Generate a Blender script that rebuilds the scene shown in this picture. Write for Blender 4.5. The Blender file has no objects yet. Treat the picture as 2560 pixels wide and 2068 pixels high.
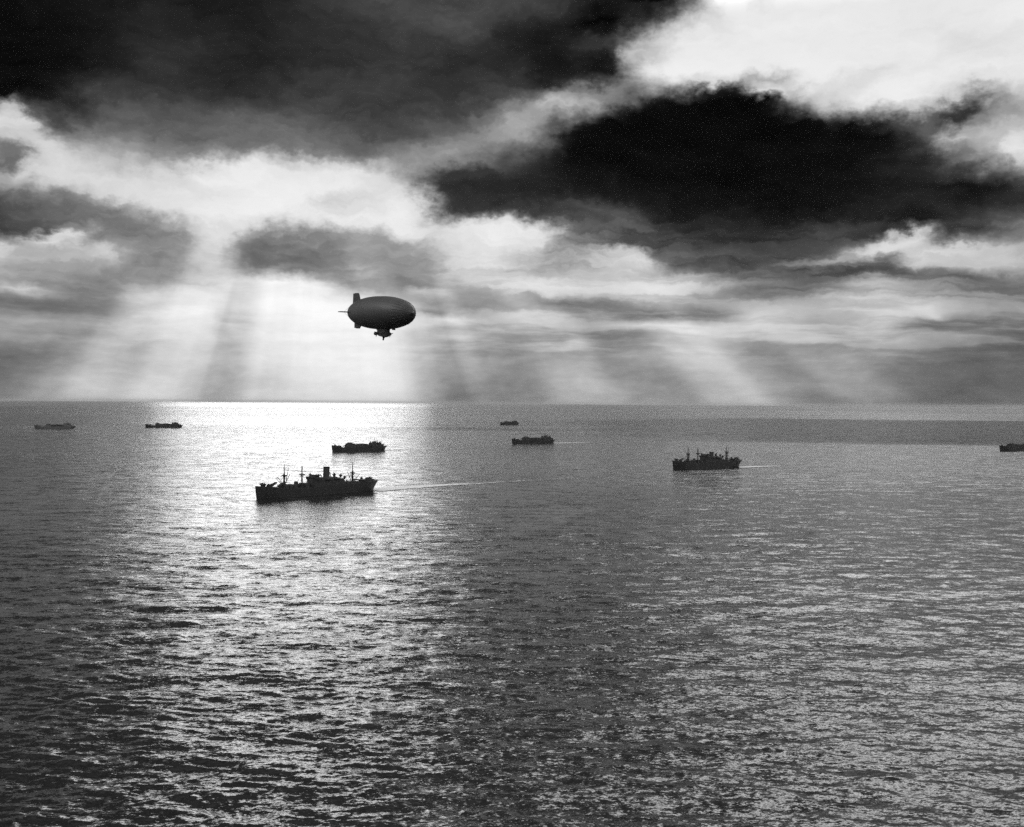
import bpy, bmesh, math, random
import numpy as np
from mathutils import Vector, Matrix

R = math.radians
random.seed(7)
scene = bpy.context.scene
col = scene.collection

# ------------------------------------------------------------------ camera
CAM_H = 86.0
FPX = 2745.0                       # focal length in pixels of a 2560 wide frame
cam_d = bpy.data.cameras.new('camera')
cam = bpy.data.objects.new('camera', cam_d)
col.objects.link(cam)
cam_d.sensor_fit = 'HORIZONTAL'
cam_d.sensor_width = 36.0
cam_d.lens = 36.0 * FPX / 2560.0
cam_d.clip_start = 1.0
cam_d.clip_end = 600000.0
cam.location = (0, 0, CAM_H)
PITCH = -math.atan2(26.5, FPX)
ROLL = math.atan2(17.0, 2560.0)
cam.rotation_euler = (Matrix.Rotation(math.pi / 2 + PITCH, 3, 'X') @ Matrix.Rotation(ROLL, 3, 'Z')).to_euler()
scene.camera = cam

# ------------------------------------------------------------------ world / sky
SUN_AZ, SUN_EL = R(-11.2), R(7.0)
FAN_EL = 23.4                       # the shafts of light fan out from this elevation
world = bpy.data.worlds.new('World')
scene.world = world
world.use_nodes = True
wt = world.node_tree
wt.nodes.clear()


class NT:
    """small helper for building node trees"""

    def __init__(self, tree):
        self.t = tree

    def n(self, kind, **kw):
        nd = self.t.nodes.new(kind)
        for k, v in kw.items():
            setattr(nd, k, v)
        return nd

    def put(self, sock, v):
        if isinstance(v, bpy.types.NodeSocket):
            self.t.links.new(v, sock)
        elif v is not None:
            sock.default_value = v

    def m(self, op, a, b=None, c=None, clamp=False):
        nd = self.n('ShaderNodeMath', operation=op, use_clamp=clamp)
        self.put(nd.inputs[0], a)
        self.put(nd.inputs[1], b)
        self.put(nd.inputs[2], c)
        return nd.outputs[0]

    def vm(self, op, a, b=None, scale=None):
        nd = self.n('ShaderNodeVectorMath', operation=op)
        self.put(nd.inputs[0], a)
        self.put(nd.inputs[1], b)
        if scale is not None:
            self.put(nd.inputs['Scale'], scale)
        return nd.outputs[1] if op in ('LENGTH', 'DOT_PRODUCT') else nd.outputs[0]

    def xyz(self, x, y, z):
        nd = self.n('ShaderNodeCombineXYZ')
        for s, v in zip(nd.inputs, (x, y, z)):
            self.put(s, v)
        return nd.outputs[0]

    def sep(self, v):
        nd = self.n('ShaderNodeSeparateXYZ')
        self.put(nd.inputs[0], v)
        return nd.outputs

    def noise(self, vec, scale, detail=4.0, rough=0.5, dims='3D', lac=2.0):
        nd = self.n('ShaderNodeTexNoise', noise_dimensions=dims)
        self.put(nd.inputs['Vector'], vec)
        nd.inputs['Scale'].default_value = scale
        nd.inputs['Detail'].default_value = detail
        nd.inputs['Roughness'].default_value = rough
        nd.inputs['Lacunarity'].default_value = lac
        return nd

    def rng(self, v, a, b, c=0.0, d=1.0, smooth=False):
        nd = self.n('ShaderNodeMapRange', interpolation_type='SMOOTHSTEP' if smooth else 'LINEAR')
        for s, x in zip(nd.inputs[:5], (v, a, b, c, d)):
            self.put(s, x)
        return nd.outputs[0]

    def mix(self, f, a, b):
        nd = self.n('ShaderNodeMix', data_type='FLOAT')
        self.put(nd.inputs[0], f)
        self.put(nd.inputs[2], a)
        self.put(nd.inputs[3], b)
        return nd.outputs[0]

    def curve(self, v, pts):
        nd = self.n('ShaderNodeFloatCurve')
        cm = nd.mapping
        cm.use_clip = False
        c = cm.curves[0]
        while len(c.points) < len(pts):
            c.points.new(0.5, 0.5)
        for p, (x, y) in zip(c.points, pts):
            p.location = (x, y)
            p.handle_type = 'AUTO_CLAMPED'
        cm.update()
        self.put(nd.inputs['Value'], v)
        return nd.outputs[0]


# Cloud cover of the sky: tone (0 dark cloud .. 1 bright gap) by bearing (columns) and elevation (rows).
#        bearing from -25 to +25 degrees in 21 columns, rows from 20.1 degrees down to the horizon
CLOUD = [
    [.05, .08, .10, .12, .10, .12, .18, .25, .27, .28, .28, .22, .10, .10, .93, .97, .97, .97, .95, .95, .97],
    [.04, .06, .10, .14, .13, .12, .17, .22, .27, .28, .17, .12, .07, .80, .93, .97, .97, .97, .93, .92, .97],
    [.04, .05, .10, .16, .17, .13, .16, .20, .22, .18, .13, .12, .45, .93, .97, .97, .98, .98, .97, .90, .95],
    [.05, .06, .12, .18, .15, .15, .20, .24, .22, .18, .22, .10, .40, .95, .97, .85, .97, .95, .97, .93, .93],
    [.10, .12, .28, .22, .22, .22, .25, .24, .22, .22, .40, .72, .45, .15, .05, .10, .60, .93, .92, .45, .65],
    [.85, .35, .38, .38, .36, .40, .38, .28, .30, .42, .64, .35, .06, .03, .03, .03, .05, .10, .38, .65, .72],
    [.55, .72, .62, .50, .48, .50, .50, .42, .45, .55, .40, .15, .05, .03, .04, .04, .05, .08, .22, .55, .70],
    [.66, .82, .78, .72, .78, .90, .88, .80, .70, .35, .20, .12, .06, .05, .06, .06, .07, .10, .12, .10, .22],
    [.28, .45, .80, .88, .90, .92, .90, .80, .82, .26, .16, .18, .20, .10, .10, .10, .11, .13, .14, .15, .18],
    [.22, .33, .45, .60, .82, .80, .72, .88, .88, .70, .80, .45, .40, .22, .18, .18, .22, .20, .15, .35, .55],
    [.78, .72, .72, .48, .76, .58, .42, .45, .60, .85, .80, .58, .78, .40, .28, .26, .28, .45, .85, .85, .75],
    [.62, .58, .58, .60, .72, .82, .68, .48, .50, .68, .74, .75, .78, .82, .60, .42, .42, .60, .48, .48, .50],
    [.55, .55, .50, .78, .84, .86, .87, .87, .87, .64, .71, .68, .62, .65, .78, .82, .80, .80, .78, .62, .55],
    [.62, .62, .66, .78, .82, .82, .86, .86, .84, .66, .69, .62, .60, .70, .80, .72, .62, .72, .62, .55, .48],
    [.50, .55, .64, .70, .76, .76, .83, .84, .80, .62, .61, .62, .58, .62, .68, .66, .58, .58, .56, .48, .46],
    [.48, .62, .70, .74, .72, .73, .80, .83, .80, .56, .58, .62, .60, .58, .60, .66, .58, .50, .46, .44, .46],
    [.55, .66, .72, .74, .70, .73, .80, .80, .76, .48, .52, .62, .62, .60, .58, .62, .55, .46, .40, .38, .45],
]
# single cloud banks, streaks and gaps: (x, y, half length, half height, tilt in degrees, tone, weight, softness)
BANKS = [
    # upper right: gap edge, big dark bank, wisps
    (1790, 400, 430, 105, 0, .04, .7, .5), (1640, 290, 110, 42, -14, .03, .8, .3), (1810, 268, 125, 52, 0, .03, .85, .25), (1950, 308, 120, 46, 10, .03, .8, .3), (2090, 335, 110, 42, 8, .05, .8, .4), (1490, 345, 120, 42, -20, .04, .7, .4), (1400, 190, 150, 42, -8, .09, .6, .6), (1500, 165, 50, 46, -30, .05, .8, .5), (1600, 118, 70, 22, -20, .8, .7, .6),
    (1923, 197, 80, 14, 4, .62, .7, .6), (1990, 225, 18, 22, 0, .62, .6, .6), (1930, 222, 60, 14, 0, .95, .7, .5),
    (2388, 280, 64, 28, -30, .16, .85, .5), (2300, 310, 90, 30, -10, .32, .6, .6), (2370, 350, 55, 24, -15, .8, .7, .5), (2550, 360, 45, 34, 0, .95, .8, .5),
    (1180, 490, 140, 58, 8, .16, .8, .35), (1280, 530, 160, 22, 0, .24, .6, .6), (1520, 536, 130, 26, 12, .36, .6, .7), (1640, 592, 170, 26, 4, .24, .7, .6),
    (2150, 190, 95, 17, -24, .82, .6, .7), (1770, 40, 22, 44, 0, .84, .5, .7), (2350, 130, 150, 18, -30, .88, .5, .7), (1900, 14, 60, 16, 0, .86, .5, .7), (2500, 90, 60, 14, -20, .88, .5, .7),
    # right: streaks low down
    (2233, 605, 130, 26, -12, .86, .85, .45), (2420, 634, 150, 26, 2, .84, .8, .5), (2020, 652, 180, 12, -8, .66, .7, .6),
    (1876, 724, 125, 18, -4, .36, .8, .6), (2114, 675, 140, 20, -17, .30, .85, .5), (2212, 660, 80, 20, 14, .34, .8, .5), (2400, 690, 150, 16, 4, .46, .7, .6),
    (1610, 788, 80, 17, 2, .42, .85, .5), (1750, 785, 100, 18, -4, .50, .8, .5), (1660, 812, 170, 9, -1, .80, .7, .6),
    (2390, 800, 150, 20, -5, .46, .8, .5), (2310, 772, 50, 13, 10, .86, .8, .5), (2110, 832, 140, 10, -6, .72, .7, .6), (2440, 825, 90, 9, -6, .66, .6, .6),
    (1440, 753, 125, 18, 0, .52, .8, .5), (1490, 833, 140, 15, 0, .50, .7, .5), (1447, 852, 36, 11, 0, .80, .7, .6), (1709, 881, 32, 9, 0, .74, .6, .6),
    (1600, 645, 64, 26, 5, .86, .8, .5), (1430, 695, 130, 24, -8, .80, .7, .6), (1300, 592, 80, 34, 0, .88, .8, .5), (1300, 650, 60, 30, 0, .70, .5, .6),
    # left
    (18, 302, 50, 28, 25, .95, .9, .5), (65, 352, 120, 34, 30, .82, .8, .5), (30, 405, 46, 25, 0, .36, .8, .6),
    (20, 555, 120, 46, 0, .24, .8, .5), (190, 545, 170, 48, 6, .42, .8, .5), (350, 590, 110, 60, 25, .50, .6, .6),
    (130, 660, 130, 46, 0, .68, .7, .4), (150, 600, 90, 16, -6, .86, .85, .5), (268, 648, 14, 26, -20, .78, .7, .6), (0, 628, 70, 13, -15, .84, .8, .5),
    (54, 730, 90, 12, 8, .84, .8, .5), (140, 812, 160, 12, 0, .72, .7, .5), (160, 772, 170, 18, 2, .50, .8, .5), (330, 700, 70, 20, 0, .56, .5, .6),
    (762, 632, 185, 62, 2, .44, .9, .3), (985, 664, 145, 76, 22, .57, .9, .3), (700, 716, 140, 24, 0, .87, .9, .4), (420, 740, 90, 16, 0, .82, .7, .6),
    (828, 500, 55, 20, 0, .74, .7, .6), (690, 448, 260, 44, -1, .92, .8, .35), (330, 480, 240, 34, 8, .86, .7, .4), (1221, 597, 140, 32, 4, .88, .8, .4),
    (1108, 780, 75, 15, 0, .60, .8, .5), (1110, 803, 80, 9, 0, .84, .7, .6), (1140, 842, 150, 9, -3, .82, .7, .6), (1080, 730, 60, 14, 0, .84, .7, .6),
    (560, 840, 26, 90, 12, .72, .5, .5),
]


def cloud_map():
    """fine cloud chart over the 2560 x 1008 window of bearing and elevation"""
    g = np.array(CLOUD)
    nx, ny = 321, 127
    X = np.linspace(0, 2560, nx)
    Y = np.linspace(0, 1008, ny)

    def cub(a, t):                          # Catmull-Rom along axis 0
        i = np.clip(np.floor(t).astype(int), 0, a.shape[0] - 2)
        f = (t - i)[:, None]
        p = lambda k: a[np.clip(i + k, 0, a.shape[0] - 1)]
        return p(0) + 0.5 * f * (p(1) - p(-1) + f * (2 * p(-1) - 5 * p(0) + 4 * p(1) - p(2) + f * (3 * (p(0) - p(1)) + p(2) - p(-1))))
    a = cub(g, Y / 1008 * 16 * 1008 / 1024)
    a = cub(a.T, X / 128).T
    XX, YY = np.meshgrid(X, Y)
    for (x, y, rx, ry, tilt, tone, wgt, soft) in BANKS:
        c, s = math.cos(R(tilt)), math.sin(R(tilt))
        dx, dy = XX - x, YY - y
        u = (dx * c + dy * s) / rx
        v = (-dx * s + dy * c) / ry
        r = np.sqrt(u * u + v * v)
        w = wgt * np.clip((1 + soft - r) / (2 * soft), 0, 1)
        w = w * w * (3 - 2 * w) if wgt else w * 0
        a = a * (1 - w) + tone * w
    return np.clip(a, .02, 1.0)


def sample(a, az, el):
    """tone of the chart at a bearing / elevation in degrees (arrays)"""
    px = 1280 + FPX * np.tan(np.radians(az))
    py = 1008 - FPX * np.tan(np.radians(el)) / np.cos(np.radians(az))
    fx = np.clip(px / 2560, 0, 1) * (a.shape[1] - 1)
    fy = np.clip(py / 1008, 0, 1) * (a.shape[0] - 1)
    i, j = np.minimum(fx.astype(int), a.shape[1] - 2), np.minimum(fy.astype(int), a.shape[0] - 2)
    u, v = fx - i, fy - j
    return (a[j, i] * (1 - u) + a[j, i + 1] * u) * (1 - v) + (a[j + 1, i] * (1 - u) + a[j + 1, i + 1] * u) * v


W = NT(wt)
tc = W.n('ShaderNodeTexCoord')
dx, dy, dz = W.sep(tc.outputs['Generated'])
az = W.m('MULTIPLY', W.m('ARCTAN2', dx, dy), 57.29578)
el = W.m('MULTIPLY', W.m('ARCSINE', dz), 57.29578)
elc = W.m('MAXIMUM', el, 0.0)
# ragged cloud outlines: bearing and elevation wander with a fractal field
base = W.xyz(W.m('MULTIPLY', az, 0.17), W.m('MULTIPLY', elc, 0.42), 0.0)
wn = W.noise(base, 1.0, 8.0, 0.56)
wx, wy, _ = W.sep(wn.outputs['Color'])
low = W.rng(elc, 0.0, 7.0, 0.25, 1.0)
azw = W.m('MULTIPLY_ADD', W.m('SUBTRACT', wx, 0.5), W.m('MULTIPLY', low, 3.2), az)
elw = W.m('MULTIPLY_ADD', W.m('SUBTRACT', wy, 0.5), W.m('MULTIPLY', low, 1.4), elc)
# billows on the outlines of the higher clouds
wb = W.noise(W.xyz(W.m('MULTIPLY', az, 0.62), W.m('MULTIPLY', elc, 0.8), 5.0), 1.0, 6.0, 0.62)
bx, by, _ = W.sep(wb.outputs['Color'])
bill = W.rng(elc, 4.0, 9.0, 0.15, 1.0)
azw = W.m('MULTIPLY_ADD', W.m('SUBTRACT', bx, 0.5), W.m('MULTIPLY', bill, 2.6), azw)
elw = W.m('MULTIPLY_ADD', W.m('SUBTRACT', by, 0.5), W.m('MULTIPLY', bill, 1.9), elw)
AZM = 26.0
tb = W.m('DIVIDE', W.m('PINGPONG', W.m('ADD', azw, AZM), 2 * AZM), 2 * AZM)
chart = cloud_map()
els = [0.15 + 0.3 * k for k in range(36)] + [11.1 + 0.5 * k for k in range(19)]
azs = np.linspace(-AZM, AZM, 161)
prev = None
for k, e in enumerate(els):
    row = sample(chart, azs, np.full_like(azs, e))
    c = W.curve(tb, [(float((a + AZM) / (2 * AZM)), float(v)) for a, v in zip(azs, row)])
    prev = c if prev is None else W.mix(W.rng(elw, els[k - 1], e, 0.0, 1.0), prev, c)
# above the picture the cover goes on, brightened to light the sea and wakes
up = [(0, .34), (.2, .30), (.36, .36), (.5, .45), (.62, .85), (.75, 1.0), (1, 1.0)]
prev = W.mix(W.rng(elw, els[-1], 30.0, 0.0, 1.0), prev, W.curve(tb, up))
n_up = W.noise(W.vm('DIVIDE', tc.outputs['Generated'], W.xyz(1, 1, 0.5)), 3.2, 6.0, 0.55).outputs['Fac']
zen = W.m('MULTIPLY_ADD', W.m('SUBTRACT', n_up, 0.5), 1.4, 0.72)
prev = W.mix(W.rng(el, 30.0, 60.0, 0.0, 1.0), prev, zen)
# wispy structure inside the clouds
wisp = W.noise(W.xyz(W.m('MULTIPLY', azw, 0.20), W.m('MULTIPLY', elw, 0.75), 3.0), 1.0, 7.0, 0.6).outputs['Fac']
fine = W.noise(W.xyz(W.m('MULTIPLY', azw, 1.1), W.m('MULTIPLY', elw, 2.6), 9.0), 1.0, 5.0, 0.6).outputs['Fac']
det = W.m('ADD', W.m('MULTIPLY', W.m('SUBTRACT', wisp, 0.5), 0.22), W.m('MULTIPLY', W.m('SUBTRACT', fine, 0.5), 0.10))
mid = W.m('MULTIPLY_ADD', W.m('MULTIPLY', prev, W.m('SUBTRACT', 1.05, prev)), 3.4, 0.28)
# thin level sheets of cloud low over the sea
sheet = W.noise(W.xyz(W.m('MULTIPLY', azw, 0.11), W.m('MULTIPLY_ADD', elw, 1.05, W.m('MULTIPLY', az, 0.02)), 21.0), 1.0, 6.0, 0.55).outputs['Fac']
sheet = W.m('MULTIPLY', W.m('SUBTRACT', W.rng(sheet, 0.40, 0.60, 0.0, 1.0, True), 0.5), W.m('MULTIPLY', W.rng(elc, 1.2, 3.5, 0.0, 0.13, True), W.rng(elc, 7.0, 11.0, 1.0, 0.15, True)))
det = W.m('ADD', det, W.m('MULTIPLY', sheet, W.rng(az, -8.0, 4.0, 0.35, 1.0, True)))
tone = W.m('MULTIPLY_ADD', det, mid, prev)
# shafts of sunlight fanning out below the cloud deck
th = W.m('MULTIPLY', W.m('ARCTAN2', W.m('SUBTRACT', az, -9.5), W.m('SUBTRACT', FAN_EL, elc)), 57.29578)
RAYS = [(-60, 0), (-40, -.05), (-30, 0), (-27, .05), (-24, 0), (-21, .06), (-17.5, .02), (-16, .01), (-14.3, -.065), (-11.5, -.03), (-9, .05), (0, .07),
        (8, .07), (10.5, .01), (14.5, -.055), (17, -.04), (19, .03), (22, -.05), (26, -.02), (31, .06), (35, -.02), (38, 0),
        (38, -.01), (41.5, .10), (44, .07), (47, -.07), (49, .03), (50.5, .04), (53, -.05), (60, -.07), (75, 0)]
ray = W.curve(W.rng(th, -60, 75, 0.0, 1.0), [((a + 60) / 135, v * 2 + 0.5) for a, v in RAYS])
rn = W.noise(W.xyz(W.m('MULTIPLY', th, 0.26), 0.0, 0.0), 1.0, 2.0, 0.55).outputs['Fac']
rayv = W.m('ADD', W.m('SUBTRACT', ray, 0.5), W.m('MULTIPLY', W.m('SUBTRACT', rn, 0.5), 0.20))
rmask = W.m('MULTIPLY', W.m('SUBTRACT', 1.0, W.rng(W.m('MULTIPLY_ADD', W.m('MAXIMUM', th, 0.0), 0.07, elc), 5.0, 10.0, 0.0, 1.0, True)), 0.56)
tone = W.m('MULTIPLY_ADD', rayv, W.m('MULTIPLY', rmask, W.rng(tone, 0.1, 0.5, 0.0, 1.0)), tone)
tone = W.curve(W.m('MAXIMUM', tone, 0.012), [(0, .04), (.1, .125), (.4, .4), (.78, .78), (.9, .87), (1.0, .93), (1.2, 1.0), (1.5, 1.03)])
lin = W.m('POWER', W.m('MINIMUM', tone, 1.05), 2.2)
# clear sky in the gaps, boosted only above the view to brighten the sea
sky = W.n('ShaderNodeTexSky', sky_type='NISHITA')
sky.sun_disc = False
sky.sun_elevation = SUN_EL
sky.sun_rotation = SUN_AZ
bw = W.n('ShaderNodeRGBToBW')
wt.links.new(sky.outputs[0], bw.inputs[0])
gap = W.m('MULTIPLY', W.rng(tone, 0.84, 1.0, 0.0, 4.5, True), W.rng(elc, 19.0, 28.0, 0.0, 1.0, True))
lin = W.m('MULTIPLY_ADD', bw.outputs[0], gap, lin)
# the thin cloud in front of the sun glows
gx = W.m('DIVIDE', W.m('SUBTRACT', az, -9.5), 13.0)
gy = W.m('DIVIDE', W.m('SUBTRACT', elc, 6.0), 6.5)
gr = W.m('ADD', W.m('MULTIPLY', gx, gx), W.m('MULTIPLY', gy, gy))
glow = W.m('MULTIPLY', W.m('EXPONENT', W.m('MULTIPLY', gr, -1.0)), W.rng(tone, 0.55, 0.9, 0.0, 0.2, True))
lin = W.m('MULTIPLY', lin, W.m('ADD', glow, 1.0))
bg = W.n('ShaderNodeBackground')
wt.links.new(lin, bg.inputs['Color'])
bg.inputs['Strength'].default_value = 8.0
wo = W.n('ShaderNodeOutputWorld')
wt.links.new(bg.outputs[0], wo.inputs['Surface'])
world.cycles.sampling_method = 'MANUAL'
world.cycles.sample_map_resolution = 1024

# ------------------------------------------------------------------ sun
sd = bpy.data.lights.new('sun', 'SUN')
sun = bpy.data.objects.new('sun', sd)
col.objects.link(sun)
sd.energy = 1.0
sd.angle = R(14.0)
sd.color = (1, 1, 1)
sv = Vector((math.sin(SUN_AZ) * math.cos(SUN_EL), math.cos(SUN_AZ) * math.cos(SUN_EL), math.sin(SUN_EL)))
sun.rotation_euler = sv.to_track_quat('Z', 'Y').to_euler()

scene.view_settings.view_transform = 'Standard'
scene.view_settings.look = 'None'
scene.view_settings.exposure = -3.0
scene.view_settings.gamma = 1.0
scene.view_settings.use_curve_mapping = False
scene.render.engine = 'CYCLES'
scene.cycles.max_bounces = 5
scene.cycles.caustics_reflective = False
scene.cycles.caustics_refractive = False
scene.cycles.use_denoising = False
scene.cycles.sample_clamp_direct = 40.0
scene.cycles.sample_clamp_indirect = 1.0


# ------------------------------------------------------------------ materials
def mat(name, tone, rough=0.6, var=0.25, scale=0.5, metallic=0.0, streak=1.0, bump=0.0):
    m = bpy.data.materials.new(name)
    m.use_nodes = True
    t = m.node_tree
    N = NT(t)
    b = t.nodes['Principled BSDF']
    tcn = N.n('ShaderNodeTexCoord')
    v = N.vm('MULTIPLY', tcn.outputs['Object'], (1.0, 1.0, streak))
    nz = N.noise(v, scale, 6.0, 0.6).outputs['Fac']
    f = N.rng(nz, 0.3, 0.7, tone * (1 - var), tone * (1 + var))
    t.links.new(f, b.inputs['Base Color'])
    b.inputs['Roughness'].default_value = rough
    b.inputs['Metallic'].default_value = metallic
    if bump:
        bp = N.n('ShaderNodeBump')
        bp.inputs['Strength'].default_value = bump
        bp.inputs['Distance'].default_value = 0.05
        t.links.new(nz, bp.inputs['Height'])
        t.links.new(bp.outputs[0], b.inputs['Normal'])
    return m


M_HULL = mat('hull_paint', .026, .55, .4, .35, streak=.25)
M_HOUSE = mat('house_paint', .038, .55, .3, .5, streak=.4)
M_DECK = mat('wet_deck', .06, .22, .3, .3)
M_MAST = mat('mast_paint', .03, .6, .3, .5)
M_CARGO = mat('tarpaulin', .04, .8, .4, .8)
M_HAZED = mat('hazed_hull_paint', .11, .6, .25, .35, streak=.3)  # lighter tone imitates sunlit haze in front of the leftmost ship
M_ENV = mat('envelope_fabric', .07, .5, .12, .25)
M_FIN = mat('fin_fabric', .07, .6, .15, .5)
M_CAR = mat('car_metal', .05, .5, .2, 1.0)
M_GLASS = mat('dark_glass', .02, .08, .1, 1.0)


# made-up stretches of exaggerated wave slope, imitating cloud shade and wider glitter: x, y, half width, half depth, factor
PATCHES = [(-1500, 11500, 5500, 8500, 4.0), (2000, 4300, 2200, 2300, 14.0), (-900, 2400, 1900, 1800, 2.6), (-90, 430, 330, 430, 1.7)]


def sea_material():
    m = bpy.data.materials.new('sea_water')
    m.use_nodes = True
    t = m.node_tree
    N = NT(t)
    b = t.nodes['Principled BSDF']
    b.inputs['Base Color'].default_value = (.014, .014, .014, 1)
    b.inputs['Roughness'].default_value = 0.18
    b.inputs['IOR'].default_value = 1.333
    geo = N.n('ShaderNodeNewGeometry')
    p = geo.outputs['Position']
    px, py, pz = N.sep(p)
    flat = N.xyz(px, py, 0.0)
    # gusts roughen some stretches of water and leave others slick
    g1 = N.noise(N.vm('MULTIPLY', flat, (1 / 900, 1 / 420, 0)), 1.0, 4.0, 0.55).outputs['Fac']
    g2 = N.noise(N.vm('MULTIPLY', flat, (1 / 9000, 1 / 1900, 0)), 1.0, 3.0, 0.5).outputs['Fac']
    slope_gain = N.m('MULTIPLY', N.rng(g1, 0.35, 0.65, 0.8, 1.15, True), N.rng(g2, 0.38, 0.62, 0.55, 1.25, True))
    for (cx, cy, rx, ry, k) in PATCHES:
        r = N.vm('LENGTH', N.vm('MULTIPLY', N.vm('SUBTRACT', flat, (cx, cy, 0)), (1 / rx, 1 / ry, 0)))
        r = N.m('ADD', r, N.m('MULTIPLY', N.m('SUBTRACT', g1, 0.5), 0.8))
        slope_gain = N.m('MULTIPLY', slope_gain, N.rng(r, 0.55, 1.15, k, 1.0, True))
    tot = None
    for (lx, ly, amp, det) in ((26, 11, .45, 2), (6.0, 2.6, .7, 3), (1.5, .7, .8, 3), (.55, .28, .6, 2)):
        nz = N.noise(N.vm('MULTIPLY', flat, (1 / lx, 1 / ly, 0)), 1.0, det, 0.55).outputs['Color']
        c = N.vm('MULTIPLY', N.vm('SUBTRACT', nz, (.5, .5, .5)), (amp * 1.3, amp, 0))
        tot = c if tot is None else N.vm('ADD', tot, c)
    tot = N.vm('SCALE', tot, None, slope_gain)
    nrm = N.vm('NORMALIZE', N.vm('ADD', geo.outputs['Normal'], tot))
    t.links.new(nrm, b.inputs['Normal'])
    return m


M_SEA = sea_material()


def foam_material():
    m = bpy.data.materials.new('foam')
    m.use_nodes = True
    t = m.node_tree
    N = NT(t)
    b = t.nodes['Principled BSDF']
    b.inputs['Base Color'].default_value = (.9, .9, .9, 1)
    b.inputs['Roughness'].default_value = .9
    at = N.n('ShaderNodeAttribute', attribute_name='cover')
    geo = N.n('ShaderNodeNewGeometry')
    nz = N.noise(N.vm('MULTIPLY', geo.outputs['Position'], (.10, .16, 0)), 1.0, 7.0, 0.72).outputs['Fac']
    a = N.rng(N.m('ADD', at.outputs['Fac'], N.m('MULTIPLY', N.m('SUBTRACT', nz, .5), 3.4)), .5, .85, 0, 1)
    t.links.new(a, b.inputs['Alpha'])
    return m


M_FOAM = foam_material()

# ------------------------------------------------------------------ sea
rs = np.random.RandomState(11)
NW = 80
lam = np.exp(rs.uniform(math.log(1.6), math.log(34), NW))
spread = np.where(lam > 14, 34, np.where(lam > 5, 44, 58))
wdir = np.radians(-97 + rs.normal(0, 1, NW) * spread)
kk = 2 * math.pi / lam
slope = 0.15 * math.sqrt(2.0 / NW) * np.where(lam > 12, .55, np.where(lam > 6.5, .8, 1.15))
amp = slope / kk
phase = rs.uniform(0, 2 * math.pi, NW)


def waves(x, y, spacing):
    z = np.zeros_like(x)
    ox = np.zeros_like(x)
    oy = np.zeros_like(x)
    smin, smax = spacing.min(), spacing.max()
    for l, d, k, a, ph in zip(lam, wdir, kk, amp, phase):
        if l < 2.2 * smin:
            continue
        f = np.clip((l / spacing - 2.2) / 2.5, 0, 1).astype(x.dtype)
        c, s = math.cos(d), math.sin(d)
        arg = k * (c * x + s * y) + ph
        fa = f * a
        z += fa * np.cos(arg)
        sn = fa * np.sin(arg) * .8
        ox -= c * sn
        oy -= s * sn
    return z, ox, oy


def build_sea():
    fine_a = np.linspace(R(-29), R(29), 880)
    coarse = np.linspace(R(29), R(331), 74)[1:-1]
    ang = np.concatenate([fine_a, coarse])
    rows = np.concatenate([np.geomspace(4, 145, 12)[:-1], FPX * .4 * CAM_H / np.linspace(FPX * .4 * CAM_H / 145., 8.0, 900),
                           np.geomspace(12000, 90000, 18)])
    A, D = np.meshgrid(ang, rows)
    x, y = np.sin(A) * D, np.cos(A) * D
    da = np.gradient(ang)
    da[len(fine_a) - 1:] = R(4)
    da[0] = R(4)
    dd = np.gradient(rows)
    sp = np.maximum(dd[:, None] * np.ones_like(A), D * da[None, :])
    z = np.zeros_like(x); ox = z.copy(); oy = z.copy()
    sel = slice(8, 905)
    nf = len(fine_a)
    zz, a_, b_ = waves(x[sel, :nf], y[sel, :nf], sp[sel, :nf])
    z[sel, :nf], ox[sel, :nf], oy[sel, :nf] = zz, a_, b_
    v = np.stack([x + ox, y + oy, z], -1).reshape(-1, 3)
    nr, na = len(rows), len(ang)
    i = np.arange(nr - 1)[:, None] * na
    j = np.arange(na)[None, :]
    j2 = (j + 1) % na
    q = np.stack([i + j, i + na + j, i + na + j2, i + j2], -1).reshape(-1, 4)
    q = q[:, ::-1]
    me = bpy.data.meshes.new('sea')
    me.vertices.add(len(v)); me.vertices.foreach_set('co', v.astype(np.float32).ravel())
    me.loops.add(q.size); me.loops.foreach_set('vertex_index', q.astype(np.int32).ravel())
    me.polygons.add(len(q)); me.polygons.foreach_set('loop_start', np.arange(0, q.size, 4, dtype=np.int32))
    me.update(calc_edges=True)
    me.polygons.foreach_set('use_smooth', np.ones(len(q), bool))
    if me.polygons[1000].normal.z < 0:
        me.flip_normals()
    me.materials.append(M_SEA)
    o = bpy.data.objects.new('sea', me)
    o['kind'] = 'structure'
    col.objects.link(o)


build_sea()


# ------------------------------------------------------------------ haze over the sea
def build_haze():
    bm = bmesh.new()
    bmesh.ops.create_cube(bm, size=1.0)
    bmesh.ops.scale(bm, vec=(190000, 190000, 155), verts=bm.verts)
    bmesh.ops.translate(bm, vec=(0, 0, 155 / 2 - 5), verts=bm.verts)
    me = bpy.data.meshes.new('haze')
    bm.to_mesh(me)
    bm.free()
    m = bpy.data.materials.new('haze_air')
    m.use_nodes = True
    t = m.node_tree
    t.nodes.remove(t.nodes['Principled BSDF'])
    v = t.nodes.new('ShaderNodeVolumePrincipled')
    v.inputs['Color'].default_value = (.85, .85, .85, 1)
    v.inputs['Density'].default_value = HAZE
    v.inputs['Anisotropy'].default_value = 0.35
    t.links.new(v.outputs[0], t.nodes['Material Output'].inputs['Volume'])
    me.materials.append(m)
    o = bpy.data.objects.new('haze', me)
    o['kind'] = 'stuff'
    col.objects.link(o)


HAZE = 1.0e-5
build_haze()


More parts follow.
